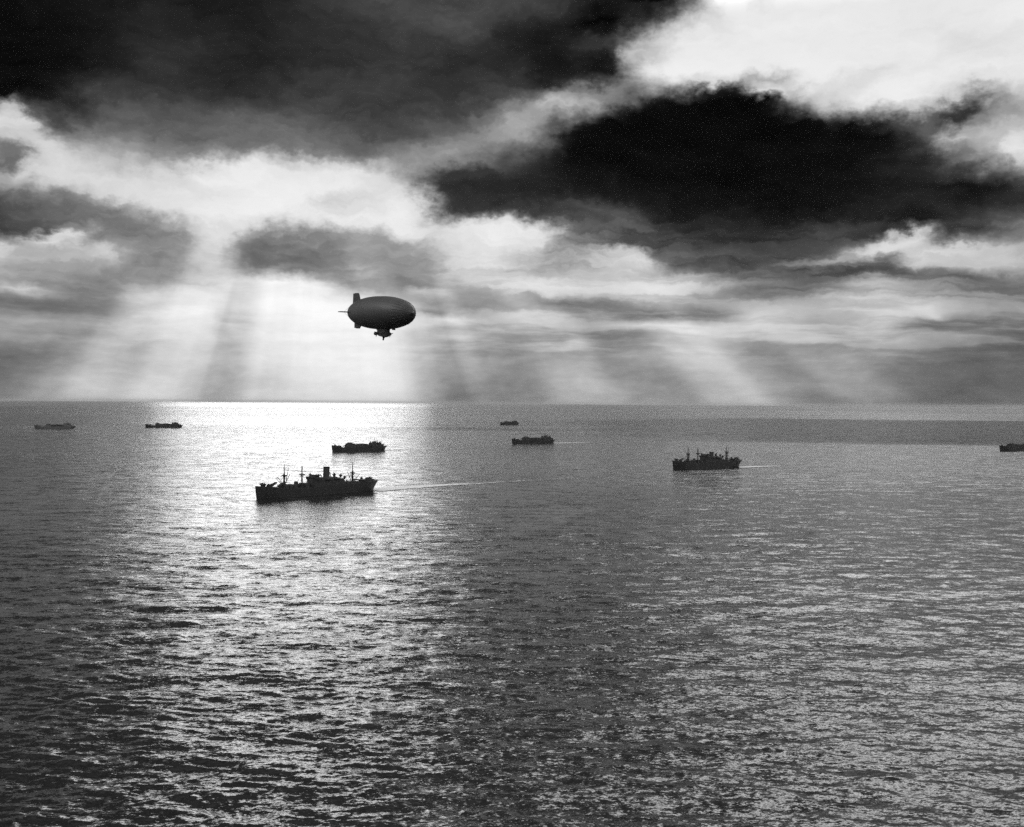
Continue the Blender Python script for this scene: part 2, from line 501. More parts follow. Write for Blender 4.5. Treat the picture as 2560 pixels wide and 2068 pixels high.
# ------------------------------------------------------------------ mesh helpers
class MB:
    def __init__(self):
        self.b = bmesh.new()

    def box(self, x0, x1, y0, y1, z0, z1, taper=0.0, shift=0.0):
        v = [self.b.verts.new(p) for p in (
            (x0, y0, z0), (x1, y0, z0), (x1, y1, z0), (x0, y1, z0),
            (x0 + taper + shift, y0 + taper, z1), (x1 - taper + shift, y0 + taper, z1), (x1 - taper + shift, y1 - taper, z1), (x0 + taper + shift, y1 - taper, z1))]
        for f in ((3, 2, 1, 0), (4, 5, 6, 7), (0, 1, 5, 4), (1, 2, 6, 5), (2, 3, 7, 6), (3, 0, 4, 7)):
            self.b.faces.new([v[i] for i in f])
        return self

    def tube(self, a, c, r0, r1=None, n=8, sx=1.0):
        """round bar from a to c"""
        r1 = r0 if r1 is None else r1
        a, c = Vector(a), Vector(c)
        q = (c - a).to_track_quat('Z', 'Y')
        rings = []
        for p, r in ((a, r0), (c, r1)):
            rings.append([self.b.verts.new(p + q @ Vector((math.cos(2 * math.pi * i / n) * r * sx, math.sin(2 * math.pi * i / n) * r, 0))) for i in range(n)])
        for i in range(n):
            self.b.faces.new((rings[0][i], rings[0][(i + 1) % n], rings[1][(i + 1) % n], rings[1][i]))
        self.b.faces.new(rings[0][::-1])
        self.b.faces.new(rings[1])
        return self

    def loft(self, rings, cap=True, closed=True):
        rv = [[self.b.verts.new(p) for p in r] for r in rings]
        n = len(rv[0])
        for k in range(len(rv) - 1):
            for i in range(n if closed else n - 1):
                j = (i + 1) % n
                self.b.faces.new((rv[k][i], rv[k][j], rv[k + 1][j], rv[k + 1][i]))
        if cap:
            self.b.faces.new(rv[0][::-1])
            self.b.faces.new(rv[-1])
        return self

    def poly_prism(self, pts, z0, z1):
        lo = [self.b.verts.new((p[0], p[1], z0)) for p in pts]
        hi = [self.b.verts.new((p[0], p[1], z1)) for p in pts]
        n = len(pts)
        for i in range(n):
            self.b.faces.new((lo[i], lo[(i + 1) % n], hi[(i + 1) % n], hi[i]))
        self.b.faces.new(lo[::-1]); self.b.faces.new(hi)
        return self

    def build(self, name, m, parent=None, smooth=False, bevel=0.0):
        bmesh.ops.recalc_face_normals(self.b, faces=self.b.faces)
        if bevel:
            bmesh.ops.bevel(self.b, geom=self.b.edges[:], offset=bevel, segments=1, affect='EDGES', clamp_overlap=True)
        me = bpy.data.meshes.new(name)
        self.b.to_mesh(me)
        self.b.free()
        me.materials.append(m)
        if smooth:
            me.polygons.foreach_set('use_smooth', [True] * len(me.polygons))
            me.set_sharp_from_angle(angle=R(40))
        o = bpy.data.objects.new(name, me)
        col.objects.link(o)
        if parent:
            o.parent = parent
        return o


def tag(o, label=None, cat=None, group=None, kind=None):
    for k, v in (('label', label), ('category', cat), ('group', group), ('kind', kind)):
        if v:
            o[k] = v
    return o


def empty(name, loc=(0, 0, 0), rz=0.0):
    o = bpy.data.objects.new(name, None)
    o.location = loc
    o.rotation_euler = (0, 0, rz)
    o.empty_display_size = 5
    col.objects.link(o)
    return o


def copy_tree(o, parent=None):
    c = o.copy()
    col.objects.link(c)
    c.parent = parent
    for ch in list(o.children):
        copy_tree(ch, c)
    return c


def sstep(t):
    t = min(1.0, max(0.0, t))
    return t * t * (3 - 2 * t)


def make_hull(L, beam, sheer, rake, counter, m, parent, full_bow=.16, full_stern=.14, bulwark=1.1, well=(.2, .5)):
    """hull from stem (+x) to counter stern, open bulwark on top; sheer(u) = deck height at fraction u from the bow.
    Returns a function deck_half(u)."""
    us = [0, .004, .012, .025, .045, .07, .1, .14, .17, .19, .2, .215, .23, .26, .3, .36, .43, .5, .515, .53, .6, .64, .69, .705, .72, .74, .81, .86, .9, .935, .965, .985, 1.0, 1.015, 1.024]

    def half(u, lev):                      # lev 0 keel .. 1 deck
        fb = full_bow * (1.25 - .55 * lev)
        b = math.sin(min(1, u / fb) * math.pi / 2) ** (.75 + .35 * (1 - lev))
        s = 1.0
        tail = (1.024 if lev > .8 else 1.0) - u
        fs = full_stern * (1.7 - 1.1 * lev)
        if tail < fs:
            s = math.sin(max(0, tail) / fs * math.pi / 2) ** (.55 if lev > .8 else .9)
        return max(.02, beam / 2 * b * s)
    rings = []
    levs = (0, .3, .62, 1.0, 1.02)
    for u in us:
        top = sheer(u)
        pts = []
        low = sstep((u - well[0]) / .03) * sstep((well[1] + .03 - u) / .03)
        zs = (-2.5, 0.0, top * .55, top, top + bulwark * (1 - low) + .06 * low)
        for lv, z in zip(levs, zs):
            w = half(u, min(1, lv))
            hgt = z / (sheer(0) + bulwark)
            x = L / 2 - u * L + (rake * hgt if u < .03 else 0.0) * (1 - u / .03 if u < .03 else 0)
            if u > .985:                   # counter: lower levels cut off
                lim = .985 + .039 * sstep(hgt * 1.3)
                x = L / 2 - min(u, lim) * L
                if u > lim:
                    w *= .5
            pts.append((x, w, z))
        ring = pts + [(p[0], -p[1], p[2]) for p in pts[::-1]]
        rings.append(ring)
    mb = MB()
    mb.loft(rings, cap=False, closed=False)
    # bulwark inner skin
    mb.loft([[(p[0], (max(p[1] - .25, .01)), p[2]) for p in (r[4], r[3])] for r in rings], cap=False, closed=False)
    mb.loft([[(p[0], -(max(p[1] - .25, .01)), p[2]) for p in (r[4], r[3])] for r in rings], cap=False, closed=False)
    mb.loft([[(r[4][0], r[4][1], r[4][2]), (r[4][0], max(r[4][1] - .25, .01), r[4][2])] for r in rings], cap=False, closed=False)
    mb.loft([[(r[4][0], -r[4][1], r[4][2]), (r[4][0], -max(r[4][1] - .25, .01), r[4][2])] for r in rings], cap=False, closed=False)
    hull = mb.build('hull', m, parent, smooth=True)
    dk = MB()
    dk.loft([[(r[3][0], r[3][1] - .05, r[3][2] - .05), (r[3][0], -r[3][1] + .05, r[3][2] - .05)] for r in rings], cap=False, closed=False)
    dk.build('deck', M_DECK, parent)
    return hull


def gun_tub(x, y, z, r, parent, aim=0.0, gun=True, h=1.3):
    t = MB()
    t.tube((x, y, z - h * 1.2), (x, y, z), r * .55, r * .6, 10)
    n = 14
    ring = lambda rr, zz: [(x + math.cos(2 * math.pi * i / n) * rr, y + math.sin(2 * math.pi * i / n) * rr, zz) for i in range(n)]
    t.loft([ring(r * .6, z), ring(r, z + .15), ring(r, z + h), ring(r - .15, z + h), ring(r - .15, z + .2)], cap=False)
    o = t.build('gun_tub', M_HOUSE, parent)
    if gun:
        g = MB()
        g.tube((x, y, z + .1), (x, y, z + h + .3), .45, .3, 8)
        g.box(x - .6, x + .6, y - .5, y + .5, z + h * .7, z + h + .7, .15)
        g.tube((x, y, z + h + .3), (x + math.cos(aim) * 4.2, y + math.sin(aim) * 4.2, z + h + 1.2), .16, .1, 6)
        g.build('gun', M_MAST, o)
    return o


def lifeboat(x, y, z, parent, L=7.0):
    rings = []
    for i in range(9):
        t = i / 8
        w = 1.1 * max(.05, math.sin(math.pi * t) ** .6)
        zz = .35 * (2 * t - 1) ** 2
        px = x + (t - .5) * L
        rings.append([(px, y - w, z + 1.0 + zz), (px, y - w * .8, z + .35 + zz), (px, y, z + zz), (px, y + w * .8, z + .35 + zz), (px, y + w, z + 1.0 + zz), (px, y, z + 1.25 + zz)])
    o = MB().loft(rings).build('lifeboat', M_CARGO, parent, smooth=True)
    s = 1 if y > 0 else -1
    for dxx in (-L * .36, L * .36):
        d = MB()
        d.tube((x + dxx, y - s * 1.2, z - 1.2), (x + dxx, y - s * 1.0, z + 1.8), .14, .12, 6)
        d.tube((x + dxx, y - s * 1.0, z + 1.8), (x + dxx, y + s * .2, z + 2.6), .12, .1, 6)
        d.build('davit', M_MAST, o)
    return o


def mast(x, z0, zt, parent, ztable, booms, topmast=True, r=.62, half=2.6, stub=0.0):
    o = MB().tube((x, 0, z0), (x, 0, ztable + 1.5), r * 1.35, r, 10).build('mast', M_MAST, parent, smooth=True)
    c = MB()
    c.box(x - .9, x + .9, -half, half, ztable - .7, ztable + .35)
    for s in (-1, 1):
        c.tube((x, s * .4, ztable - 2.6), (x, s * half * .85, ztable - .3), .2, .16, 6)
    c.build('crosstree', M_MAST, o)
    if topmast:
        t = MB().tube((x, 0, ztable + 1.0), (x, 0, zt), .5, .22, 8)
        t.tube((x, -1.6, zt - 3.2), (x, 1.6, zt - 3.2), .1, .1, 6)
        t.build('topmast', M_MAST, o)
    if stub:
        for s in (-1, 1):
            MB().tube((x + s * 2.3, s * half * .9, z0), (x + s * 2.0, s * half * .9, zt), .24, .18, 6).build('derrick_post', M_MAST, o)
    for (dx_, dy_, dzb, ztop) in booms:
        MB().tube((x + math.copysign(.9, dx_), dy_ * .5, z0 + dzb), (x + dx_, dy_, ztop), .34, .22, 6).build('cargo_boom', M_MAST, o)
    w = MB()
    for s in (-1, 1):
        for e in (-5.5, -3, 3, 5.5):
            w.tube((x + e, s * 7.2, z0 - 1), (x, s * .3, ztable - .4), .09, .07, 4)
    w.build('shroud', M_MAST, o)
    return o


def vent(x, y, z, h, parent, r=.42, face=1):
    v = MB().tube((x, y, z), (x, y, z + h), r, r, 8)
    v.tube((x, y, z + h - .3), (x + face * .9, y, z + h + .5), r * 1.1, r * 1.7, 8)
    return v.build('ventilator', M_HOUSE, parent, smooth=True)


def life_raft(x, y, z, parent, tilt):
    o = MB()
    c, s = math.cos(tilt), math.sin(tilt)
    for k in range(6):
        d = -2.6 + k * 1.04
        o.box(x + d * c - .48, x + d * c + .48, y - 1.7, y + 1.7, z + d * s - .55, z + d * s + .55)
    o = o.build('life_raft', M_CARGO, parent)
    k = MB()
    for yy in (-1.4, 1.4):
        k.tube((x - 3.4 * c, y + yy, z - 3.4 * s - .6), (x + 3.4 * c, y + yy, z + 3.4 * s - .6), .14, .14, 6)
        k.tube((x + 3.0 * c, y + yy, z - 4.2), (x + 3.0 * c, y + yy, z + 3.0 * s - .6), .14, .14, 6)
    k.build('raft_skid', M_MAST, o)


# ------------------------------------------------------------------ cargo ships
def cargo_ship(L, funnel_top, near, label):
    root = empty('cargo_ship')
    tag(root, label, 'ship', 'ships of the convoy')
    X = lambda u: L / 2 - u * L
    k = L / 137.0

    def sheer(u):
        return 8.3 + 3.0 * max(0, (.16 - u) / .16) ** .8 + (2.6 * sstep((.19 - u) / .03) * 0) + 1.6 * max(0, (u - .75) / .25) ** 1.5
    make_hull(L, 17.4, sheer, 1.6, .04, M_HULL, root)
    H = lambda **k_: None
    # forecastle gun platform and windlass
    gun_tub(X(.045), 0, 12.9, 2.7, root, 0.15)
    gun_tub(X(.078), 3.0, 12.1, 1.6, root, 0.4)
    gun_tub(X(.078), -3.0, 12.1, 1.6, root, -0.4)
    MB().box(X(.105), X(.085), -2.2, 2.2, 9.7, 12.2, .3).build('windlass_house', M_HOUSE, root)
    gun_tub(X(.118), 0, 12.2, 1.5, root, 2.5, gun=False)
    # hatches
    for u0, u1 in ((.115, .15), (.225, .285), (.345, .355), (.725, .775), (.83, .87)):
        MB().box(X(u1), X(u0), -3.4, 3.4, sheer((u0 + u1) / 2) - .1, sheer((u0 + u1) / 2) + 1.5, .1).build('hatch', M_CARGO, root)
    # crated deck cargo in rows either side of the masts
    rnd = random.Random(3 + near)
    u = .2
    while u < .42:
        for s in (-1, 1):
            h = rnd.uniform(3.2, 3.9)
            if s > 0 and (.27 < u < .34 or u > .385):
                continue
            MB().box(X(u + .03), X(u), s * 3.5 - 2.2 + s * 0.2, s * 3.5 + 2.2 - s * .2 if s > 0 else s * 3.5 + 2.2, 8.2, 8.3 + h, .18).build('crate', M_CARGO, root, bevel=.12)
        u += .0335
    u = .715
    while u < .82:
        for s in (-1, 1):
            h = rnd.uniform(1.6, 2.6)
            MB().box(X(u + .03), X(u), s * 3.6 - 2.1, s * 3.6 + 2.1, 8.3, 9.0 + h, .2).build('crate', M_CARGO, root, bevel=.12)
        u += .0345
    MB().box(X(.345), X(.318), -5.2, -1.2, 8.2, 14.1, .7).build('winch_house', M_HOUSE, root)
    # masts
    bm1 = ((9, 1.8, 3.5, 19.2), (-8, -1.8, 3.5, 21), (7, -2.2, 3.5, 17.5), (-3.4, 1.8, 4.0, 27.5)) if not near else ((1.3, 1.6, 3, 24.5), (-1.3, -1.6, 3, 25.5), (1.2, -1.8, 3, 22.5), (-1.2, 1.8, 3, 23.5))
    mast(X(.217), 8.2, 30.4, root, 20.4, bm1, r=.75)
    fore = MB().tube((X(.217) + .4, -.6, 26.4), (X(.217) + 3.2, 8.5, 25.8), .22, .14, 6)
    fore.build('signal_yard', M_MAST, root)
    mast(X(.362), 8.2, 28.0, root, 20.6, ((2.0, 2.4, 4, 26.5), (-1.6, -2.4, 4, 27.5)), topmast=(not near), r=.6, half=3.4, stub=1)
    bm3 = ((-7, 2.0, 3.0, 17.6), (5, -2.0, 3.0, 20.5), (4.5, 2.2, 3, 18.6)) if not near else ((1.4, 1.6, 3, 28.5), (-1.4, -1.6, 3, 28), (1.2, -1.8, 3, 26.5), (-1.3, 1.8, 3, 27.5))
    mast(X(.801), 8.4, 29.8, root, 19.3 + 2.2 * near, bm3, r=.7)
    # midship house
    MB().box(X(.700), X(.432), -7.0, 7.0, 8.2, 12.0).build('lower_house', M_HOUSE, root, bevel=.1)
    MB().box(X(.69), X(.437), -6.0, 6.0, 12.0, 15.0).build('upper_house', M_HOUSE, root, bevel=.1)
    br = MB().box(X(.475), X(.438), -7.6, 7.6, 15.0, 17.6).build('bridge', M_HOUSE, root, bevel=.1)
    MB().box(X(.4376), X(.4372), -6.6, 6.6, 16.0, 17.1).build('window_band', M_GLASS, br)
    MB().box(X(.472), X(.442), -4.0, 4.0, 17.6, 19.6, .15).build('wheelhouse', M_HOUSE, root, bevel=.1)
    gun_tub(X(.466), 5.8, 18.6, 1.6, root, .4, h=1.2)
    gun_tub(X(.466), -5.8, 18.6, 1.6, root, -.4, h=1.2)
    MB().box(X(.64), X(.476), -5.0, 5.0, 15.0, 16.6, .2).build('engine_casing', M_HOUSE, root, bevel=.1)
    gun_tub(X(.665), 4.6, 17.2, 1.7, root, 2.2, h=1.2)
    gun_tub(X(.665), -4.6, 17.2, 1.7, root, -2.2, h=1.2)
    gun_tub(X(.70), 4.6, 15.4, 1.6, root, 2.5, h=1.2)
    # funnel
    fx = X(.566)
    n = 20
    ring = lambda sc, z: [(fx + math.cos(2 * math.pi * i / n) * 3.1 * sc - (z - 16) * .05, math.sin(2 * math.pi * i / n) * 2.6 * sc, z) for i in range(n)]
    f = MB().loft([ring(1.06, 15.0), ring(1.03, 17), ring(1.0, funnel_top), ring(.93, funnel_top), ring(.9, funnel_top - 1.5)], cap=False).build('funnel', M_HOUSE, root, smooth=True)
    MB().loft([ring(1.03, funnel_top - .9), ring(1.06, funnel_top - .8), ring(1.06, funnel_top + .1), ring(.95, funnel_top + .1)], cap=False).build('funnel_cap', M_HULL, f)
    MB().tube((fx + 3.4, .5, 16), (fx + 3.3, .5, funnel_top + 1.2), .16, .14, 6).build('steam_pipe', M_MAST, f)
    for (u, y, h) in ((.505, 3.2, 2.6), (.505, -3.2, 2.6), (.62, 3.0, 3.6), (.62, -3.0, 3.6), (.645, 0, 2.6)):
        vent(X(u), y, 16.2, h, root)
    for s in (-1, 1):
        lifeboat(X(.545), s * 7.2, 14.2, root)
        lifeboat(X(.62), s * 7.2, 14.2, root)
        life_raft(X(.162), s * 5.2, 12.7, root, -.5)
        life_raft(X(.86), s * 5.6, 12.2, root, .12)
    # stern
    MB().poly_prism([(X(.885), -5), (X(.885), 5), (X(.96), 4.6), (X(.985), 3), (X(.985), -3), (X(.96), -4.6)], 8.6, 12.2).build('stern_house', M_HOUSE, root, bevel=.1)
    gun_tub(X(.955), 0, 12.6, 3.2, root, math.pi, h=1.2)
    gun_tub(X(.905), 3.6, 12.6, 1.6, root, 2.4, h=1.1)
    gun_tub(X(.905), -3.6, 12.6, 1.6, root, -2.4, h=1.1)
    for u in (.715, .735):
        vent(X(u), 2.4, 9, 3.4, root, .36)
    for s in (-1, 1):
        a = MB().tube((X(.03), s * 2.35, 7.2), (X(.03) - .3, s * 2.7, 5.4), .18, .18, 6)
        a.box(X(.03) - 1.2, X(.03) + .7, s * 2.75 - .2, s * 2.75 + .2, 4.9, 5.5, .05)
        a.build('anchor', M_MAST, root)
    st = MB()
    st.tube((X(.0), 0, 13.5), (X(.217), 0, 30), .04, .04, 4)
    st.tube((X(.217), 0, 30), (X(.362), 0, 27.5), .04, .04, 4)
    st.tube((X(.362), 0, 27.5), (X(.801), 0, 29.2), .04, .04, 4)
    st.build('stay_wire', M_MAST, root)
    rail = MB()
    for s in (-1, 1):
        for u_ in range(0, 12):
            xx = X(.443 + u_ * .0225)
            rail.tube((xx, s * 6.0, 15.0), (xx, s * 6.0, 16.1), .05, .05, 4)
        rail.tube((X(.443), s * 6.0, 16.1), (X(.69), s * 6.0, 16.1), .05, .05, 4)
    rail.build('railing', M_MAST, root)
    return root


def place(o, bow, heading, L, z=0.0):
    """put a ship so that its stem stands at bow and it points along heading (degrees)"""
    a = R(heading)
    o.location = (bow[0] - math.cos(a) * L / 2, bow[1] - math.sin(a) * L / 2, z)
    o.rotation_euler = (0, 0, a)
    return o


place(cargo_ship(139, 26.2, 0, 'largest black cargo ship with tall funnel and three masts, nearest to the viewer'), (-224.6, 966.5), -130.5, 139, -1.1)
place(cargo_ship(119, 22.0, 1, 'three-masted black cargo ship with short funnel, far right of the airship on darker water'), (210.8, 1432.3), -146.9, 119)


# ------------------------------------------------------------------ tankers
def tanker(L, label, hm=None, name='tanker_ship'):
    hm = hm or M_HULL
    root = empty(name)
    tag(root, label, 'ship', 'ships of the convoy')
    X = lambda u: L / 2 - u * L

    def sheer(u):
        return 6.0 + 3.6 * sstep((.19 - u) / .14) * 1.0 + 1.2 * max(0, (u - .8) / .2) + (1.0 * max(0, .06 - u) / .06)
    make_hull(L, 16.0, sheer, 1.6, .04, hm, root, bulwark=.9, well=(.38, .69))
    hs = M_HOUSE if hm is M_HULL else hm
    gun_tub(X(.055), 0, 11.0, 2.0, root, .2, h=1.1)
    MB().box(X(.155), X(.11), -2.5, 2.5, 8.0, 10.6, .3).build('windlass_house', hs, root)
    vent(X(.2), 0, 6, 4.0, root, .5)
    # bridge house
    MB().box(X(.385), X(.262), -7, 7, 5.9, 11.6).build('bridge_house', hs, root, bevel=.1)
    br = MB().box(X(.365), X(.275), -6.2, 6.2, 11.6, 14.0, .25).build('bridge', hs, root, bevel=.1)
    MB().box(X(.2755), X(.2750), -5.2, 5.2, 12.4, 13.4).build('window_band', M_GLASS, br)
    MB().box(X(.355), X(.292), -3.6, 3.6, 14.0, 15.6, .5).build('wheelhouse', hs, root, bevel=.1)
    MB().box(X(.40), X(.36), -5.8, 5.8, 11.6, 12.9, .6).build('boat_deck', hs, root)
    for s in (-1, 1):
        lifeboat(X(.35), s * 6.6, 12.2, root, 6)
    # deck cargo lashed amidships
    rnd = random.Random(5)
    u = .395
    while u < .69:
        h = 5.0 + 1.3 * math.sin((u - .38) / .3 * math.pi) + rnd.uniform(-.3, .3)
        for s in (-1, 1):
            MB().box(X(u + .038), X(u), s * 2.5 - 3.8, s * 2.5 + .9, 6.3, 6.4 + h, .35).build('deck_cargo', M_CARGO, root, bevel=.2)
        u += .041
    # raised cargo frame
    for uu in (.42, .52, .62):
        for s in (-1, 1):
            MB().tube((X(uu), s * 5.9, 5.9), (X(uu), s * 5.9, 9.6), .2, .2, 6).build('frame_post', M_MAST, root)
    cw = MB().box(X(.72), X(.39), -.8, .8, 12.0, 12.25).build('catwalk', M_MAST, root)
    # after house
    MB().box(X(.93), X(.705), -6.8, 6.8, 6.0, 11.4).build('after_house', hs, root, bevel=.1)
    MB().box(X(.895), X(.715), -5.6, 5.6, 11.4, 14.4, .3).build('boat_deck', hs, root, bevel=.1)
    n = 16
    fx = X(.80)
    ring = lambda sc, z: [(fx + math.cos(2 * math.pi * i / n) * 2.6 * sc, math.sin(2 * math.pi * i / n) * 2.2 * sc, z) for i in range(n)]
    f = MB().loft([ring(1.05, 14), ring(1.0, 16.8), ring(.9, 16.8), ring(.9, 15.6)], cap=False).build('funnel', hs, root, smooth=True)
    gun_tub(X(.735), 3.4, 14.8, 1.5, root, .6, h=1.1)
    gun_tub(X(.735), -3.4, 14.8, 1.5, root, -.6, h=1.1)
    gun_tub(X(.875), 3.0, 14.6, 1.5, root, 2.6, h=1.1)
    gun_tub(X(.96), 0, 10.0, 2.2, root, math.pi, h=1.1)
    for (u_, y_) in ((.76, 3.4), (.83, 2.6), (.83, -2.6), (.85, 0)):
        vent(X(u_), y_, 14.3, 2.2, root, .4)
    for s in (-1, 1):
        lifeboat(X(.82), s * 6.6, 12.6, root, 6)
    m = MB().tube((X(.79), 0, 14), (X(.79), 0, 24), .3, .16, 8)
    m = m.build('mast', M_MAST, root)
    MB().tube((X(.79), -2.2, 20.5), (X(.79), 2.2, 20.5), .12, .12, 6).build('crosstree', M_MAST, m)
    MB().tube((X(.79), 0, 16), (X(.85), 2.5, 19), .16, .12, 6).build('cargo_boom', M_MAST, m)
    for s in (-1, 1):
        a = MB().tube((X(.035), s * 2.4, 6.4), (X(.035) - .3, s * 2.75, 4.8), .18, .18, 6)
        a.box(X(.035) - 1.1, X(.035) + .7, s * 2.8 - .2, s * 2.8 + .2, 4.3, 4.9, .05)
        a.build('anchor', M_MAST, root)
    return root


TL = 112
t1 = tanker(TL, 'dark tanker steaming just behind the nearest big cargo ship, below the airship')
place(t1, (-307.7, 1881.3), -137, TL)
for (bow, hd, lab, sc) in (
        ((0.8, 2289.9), -143, 'dark tanker with foam wake on the dim water right of the airship, below the smallest', 1.0),
        ((-44.8, 4238.8), -128, 'smallest black tanker, farthest off on the bright water strip right of the airship', 1.0),
        ((-1165.6, 3493.0), -157, 'small black tanker on the bright water at left, second ship from the left edge', 1.0),
        ((926.0, 2081.9), -148, 'dark tanker cut off by the right edge of the picture, only its bow half showing', 1.0)):
    place(tag(copy_tree(t1), lab), bow, hd, TL)
t4 = tanker(TL, 'dark grey hazy tanker at the far left, leftmost ship of all', M_HAZED)
place(t4, (-1416.7, 3259.6), -151, TL)


# ------------------------------------------------------------------ airship
def airship():
    root = empty('airship')
    tag(root, 'dark grey non-rigid airship with fins and a gondola, flying above the convoy', 'airship')
    A, B = 38.3, 8.9
    n = 48

    def rad(s):                             # radius at distance s from the centre, nose at +A
        t = s / A
        if t > 0:
            return B * math.sqrt(max(0, 1 - abs(t) ** 2.45))
        return B * max(0, 1 - abs(t) ** 2.15) ** .56
    ss = [A * math.sin(math.pi / 2 * (i / 32.0 * 2 - 1)) for i in range(33)]
    rings = [[(s, rad(s) * math.cos(2 * math.pi * k / n) + 0.0, rad(s) * math.sin(2 * math.pi * k / n)) for k in range(n)] for s in ss[1:-1]]
    mb = MB().loft(rings)
    mb.build('envelope', M_ENV, root, smooth=True)
    # seam tapes round the envelope
    # nose battens
    for k in range(24):
        a = 2 * math.pi * k / 24
        mb = MB()
        pts = [37.6, 36.2, 34.0, 31.0, 27.5]
        for s0, s1 in zip(pts[:-1], pts[1:]):
            r0, r1 = rad(s0) + .05, rad(s1) + .05
            mb.tube((s0, r0 * math.cos(a), r0 * math.sin(a)), (s1, r1 * math.cos(a), r1 * math.sin(a)), .13, .13, 6)
        mb.build('nose_batten', M_FIN, root)
    nm = MB()
    nm.loft([[(x, r * math.cos(2 * math.pi * k / 12), r * math.sin(2 * math.pi * k / 12)) for k in range(12)] for x, r in ((37.4, 2.0), (38.3, 1.2), (38.8, .5), (39.4, .3))])
    nm.build('mooring_cone', M_CAR, root, smooth=True)

    # fins
    def fin(a, span, dx=0.0):
        c, s = math.cos(a), math.sin(a)

        def P(x, r, t):
            return (x + dx, r * c - t * s, r * s + t * c)

        def slab(name, prof, th, par, m):
            mb_ = MB()
            lo = [P(x, r, -th) for x, r in prof]
            hi = [P(x, r, th) for x, r in prof]
            mb_.loft([lo, hi])
            return mb_.build(name, m, par, bevel=.06)
        f = slab('fin', [(-25.0, rad(-25) - .4), (-27.2, span - .9), (-28.2, span), (-32.2, span), (-32.2, rad(-32.2) - .5)], .28, root, M_FIN)
        slab('control_surface', [(-32.35, rad(-32.2) + .3), (-32.35, span - .1), (-35.0, span - .3), (-35.2, rad(-35) + .2)], .2, f, M_FIN)
        w = MB()
        for t in (-1, 1):
            w.tube(P(-30, span * .8, .2 * t), P(-29, rad(-29) * .86, t * rad(-29) * .5), .04, .04, 4)
        w.build('brace_wire', M_FIN, f)
    fin(math.pi / 2, 10.9)
    fin(-math.pi / 2, 8.9, 3.0)
    fin(0, 9.4)
    fin(math.pi, 9.4)

    # gondola, its engines and gear sit a little ahead of the middle
    n_before = set(bpy.data.objects)
    car = [(-6.2, .35, -11.2, -9.3), (-5.0, .9, -11.9, -8.6), (-3, 1.3, -12.6, -8.3), (1.5, 1.45, -13.0, -8.2), (4.5, 1.45, -13.0, -8.2), (6.2, 1.25, -12.7, -8.4), (7.3, .7, -12.0, -9.2)]
    rings = []
    for x, w, zb, zt in car:
        zm = (zb + zt) / 2
        rings.append([(x, -w, zt), (x, -w * 1.05, zm), (x, -w * .8, zb + .3), (x, 0, zb), (x, w * .8, zb + .3), (x, w * 1.05, zm), (x, w, zt)])
    g = MB().loft(rings).build('gondola', M_CAR, root, smooth=True)
    for s in (-1, 1):
        for x0 in (-2.4, -.6, 1.2, 3.0, 4.6):
            MB().box(x0, x0 + 1.2, s * 1.47 - .04, s * 1.47 + .04, -10.9, -9.9).build('window', M_GLASS, g)
    MB().box(6.6, 7.0, -.8, .8, -11.4, -10.2, .1).build('window', M_GLASS, g)
    # catenary skirt between gondola and envelope
    MB().box(-4.6, 5.8, -1.5, 1.5, -9.4, -7.9).build('fairing', M_CAR, root, bevel=.1)
    for s in (-1, 1):
        o = MB()
        o.tube((.2, s * 1.3, -11.2), (-.4, s * 3.8, -11.2), .22, .18, 6)
        o.tube((.2, s * 1.3, -9.6), (-.4, s * 3.8, -11.0), .14, .12, 6)
        o.tube((.2, s * 1.3, -12.4), (-.4, s * 3.8, -11.4), .14, .12, 6)
        o.build('outrigger', M_CAR, root)
        y = s * 4.0
        rr = [[(x, y + r * math.cos(2 * math.pi * k / 14), -11.2 + r * math.sin(2 * math.pi * k / 14)) for k in range(14)] for x, r in ((1.2, .3), (1.0, .85), (.4, 1.0), (-.6, .9), (-1.8, .3))]
        e = MB().loft(rr).build('engine', M_CAR, root, smooth=True)
        p = MB()
        for b_ in range(3):
            a = R(b_ * 120 + 20)
            c, s_ = math.cos(a), math.sin(a)
            p.loft([[(1.2, y + r * c - w * s_, -11.2 + r * s_ + w * c), (1.32, y + r * c - w * s_, -11.2 + r * s_ + w * c),
                     (1.32, y + r * c + w * s_, -11.2 + r * s_ - w * c), (1.2, y + r * c + w * s_, -11.2 + r * s_ - w * c)] for r, w in ((.1, .12), (.8, .22), (1.75, .1))])
        p.build('propeller', M_CAR, e)
    ug = MB().tube((1.7, 0, -12.6), (1.2, 0, -14.0), .9, .25, 8)
    ug.build('landing_strut', M_CAR, root)
    MB().tube((1.2, -.22, -14.1), (1.2, .22, -14.1), .6, .6, 14).build('landing_wheel', M_FIN, root)
    MB().box(12.2, 14.6, -.5, .5, -9.0, -8.1, .15).build('air_scoop', M_CAR, root)
    MB().tube((8.6, 0, -8.5), (7.6, 0, -9.3), .35, .3, 8).build('air_duct', M_CAR, root)
    lines = MB()
    for s in (-1, 1):
        lines.tube((4.8, s * 1.2, -8.5), (18, s * 4.4, -6.3), .05, .05, 4)
        lines.tube((-4.0, s * 1.0, -8.8), (-16, s * 4.6, -5.8), .05, .05, 4)
    lines.build('car_cable', M_CAR, root)
    for o in set(bpy.data.objects) - n_before:
        if o.parent == root:
            o.location.x += 4.6
    return root


ab = airship()
DA = 590.0
ax = (947.5 - 1280) / FPX * DA
az_ = CAM_H + 223 / FPX * DA
yaw = math.atan2(-math.cos(R(25.3)), math.sin(R(25.3))) + math.atan2(-ax, DA)
ab.location = (ax, DA, az_)
ab.rotation_euler = (0, R(4.0), yaw)


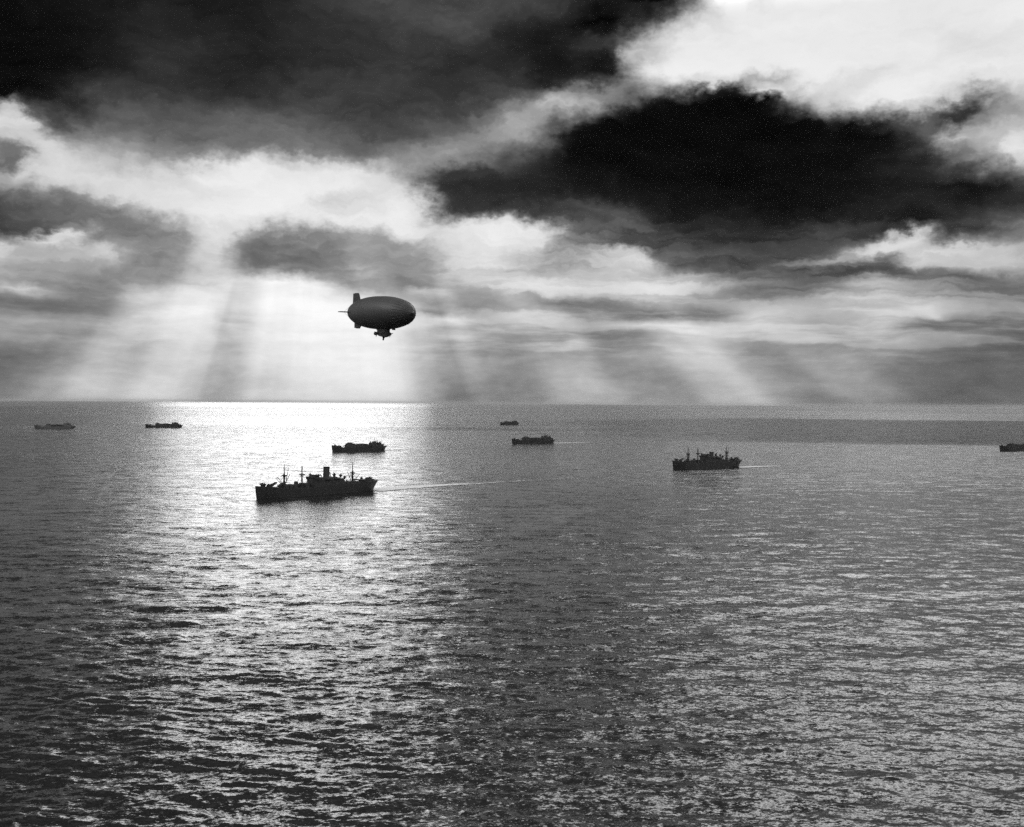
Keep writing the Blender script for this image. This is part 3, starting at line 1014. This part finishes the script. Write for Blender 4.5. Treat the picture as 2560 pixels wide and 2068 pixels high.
# ------------------------------------------------------------------ wakes
def wake(points, w0, w1, name='wake', strength=1.0):
    """foam streak along points (x, y), width from w0 to w1 metres"""
    pts = []
    for (a, b) in zip(points[:-1], points[1:]):
        nseg = max(2, int(math.hypot(b[0] - a[0], b[1] - a[1]) / 4))
        for i in range(nseg):
            pts.append((a[0] + (b[0] - a[0]) * i / nseg, a[1] + (b[1] - a[1]) * i / nseg))
    n = len(pts)
    P = np.array(pts)
    T = np.gradient(P, axis=0)
    T /= np.linalg.norm(T, axis=1)[:, None]
    Nn = np.stack([-T[:, 1], T[:, 0]], 1)
    K = 9
    V, cov = [], []
    for i in range(n):
        t = i / (n - 1)
        w = w0 + (w1 - w0) * t
        for j in range(K):
            e = j / (K - 1) * 2 - 1
            V.append((P[i, 0] + Nn[i, 0] * w * e, P[i, 1] + Nn[i, 1] * w * e))
            cov.append(strength * (1 - e * e) * (1 - t) ** .7 * 1.25)
    V = np.array(V)
    d = np.hypot(V[:, 0], V[:, 1])
    sp = np.maximum(d * d / (CAM_H * 1098) * .7, d * R(58) / 880)
    z, _, _ = waves(V[:, 0], V[:, 1], sp)
    me = bpy.data.meshes.new(name)
    faces = [(i * K + j, i * K + j + 1, (i + 1) * K + j + 1, (i + 1) * K + j) for i in range(n - 1) for j in range(K - 1)]
    me.from_pydata([(x, y, zz + .35) for (x, y), zz in zip(V, z)], [], faces)
    at = me.attributes.new('cover', 'FLOAT', 'POINT')
    at.data.foreach_set('value', np.array(cov, np.float32))
    me.materials.append(M_FOAM)
    o = bpy.data.objects.new(name, me)
    col.objects.link(o)
    o['kind'] = 'stuff'
    return o


def astern(bow, hd, L, a, b, off=0.0, bend=0.0):
    h = R(hd)
    f = (math.cos(h), math.sin(h))
    return [(bow[0] - f[0] * (L + s) + f[1] * (off + bend * (s / b) ** 2), bow[1] - f[1] * (L + s) - f[0] * (off + bend * (s / b) ** 2)) for s in np.linspace(a, b, 8)]


wake(astern((-224.6, 966.5), -130.5, 139, -6, 170, 0, -14), 22, 10, strength=1.55)
wake(astern((-224.6, 966.5), -130.5, 139, 60, 330, -8, -40), 8, 9, strength=.75)
wake(astern((210.8, 1432.3), -146.9, 119, -5, 100), 12, 6, strength=1.9)
wake(astern((-307.7, 1881.3), -137, TL, -3, 190), 9, 6, strength=1.1)
wake(astern((0.8, 2289.9), -143, TL, -5, 125), 14, 8, strength=1.9)
wake(astern((-1416.7, 3259.6), -151, TL, 0, 60), 5, 3)
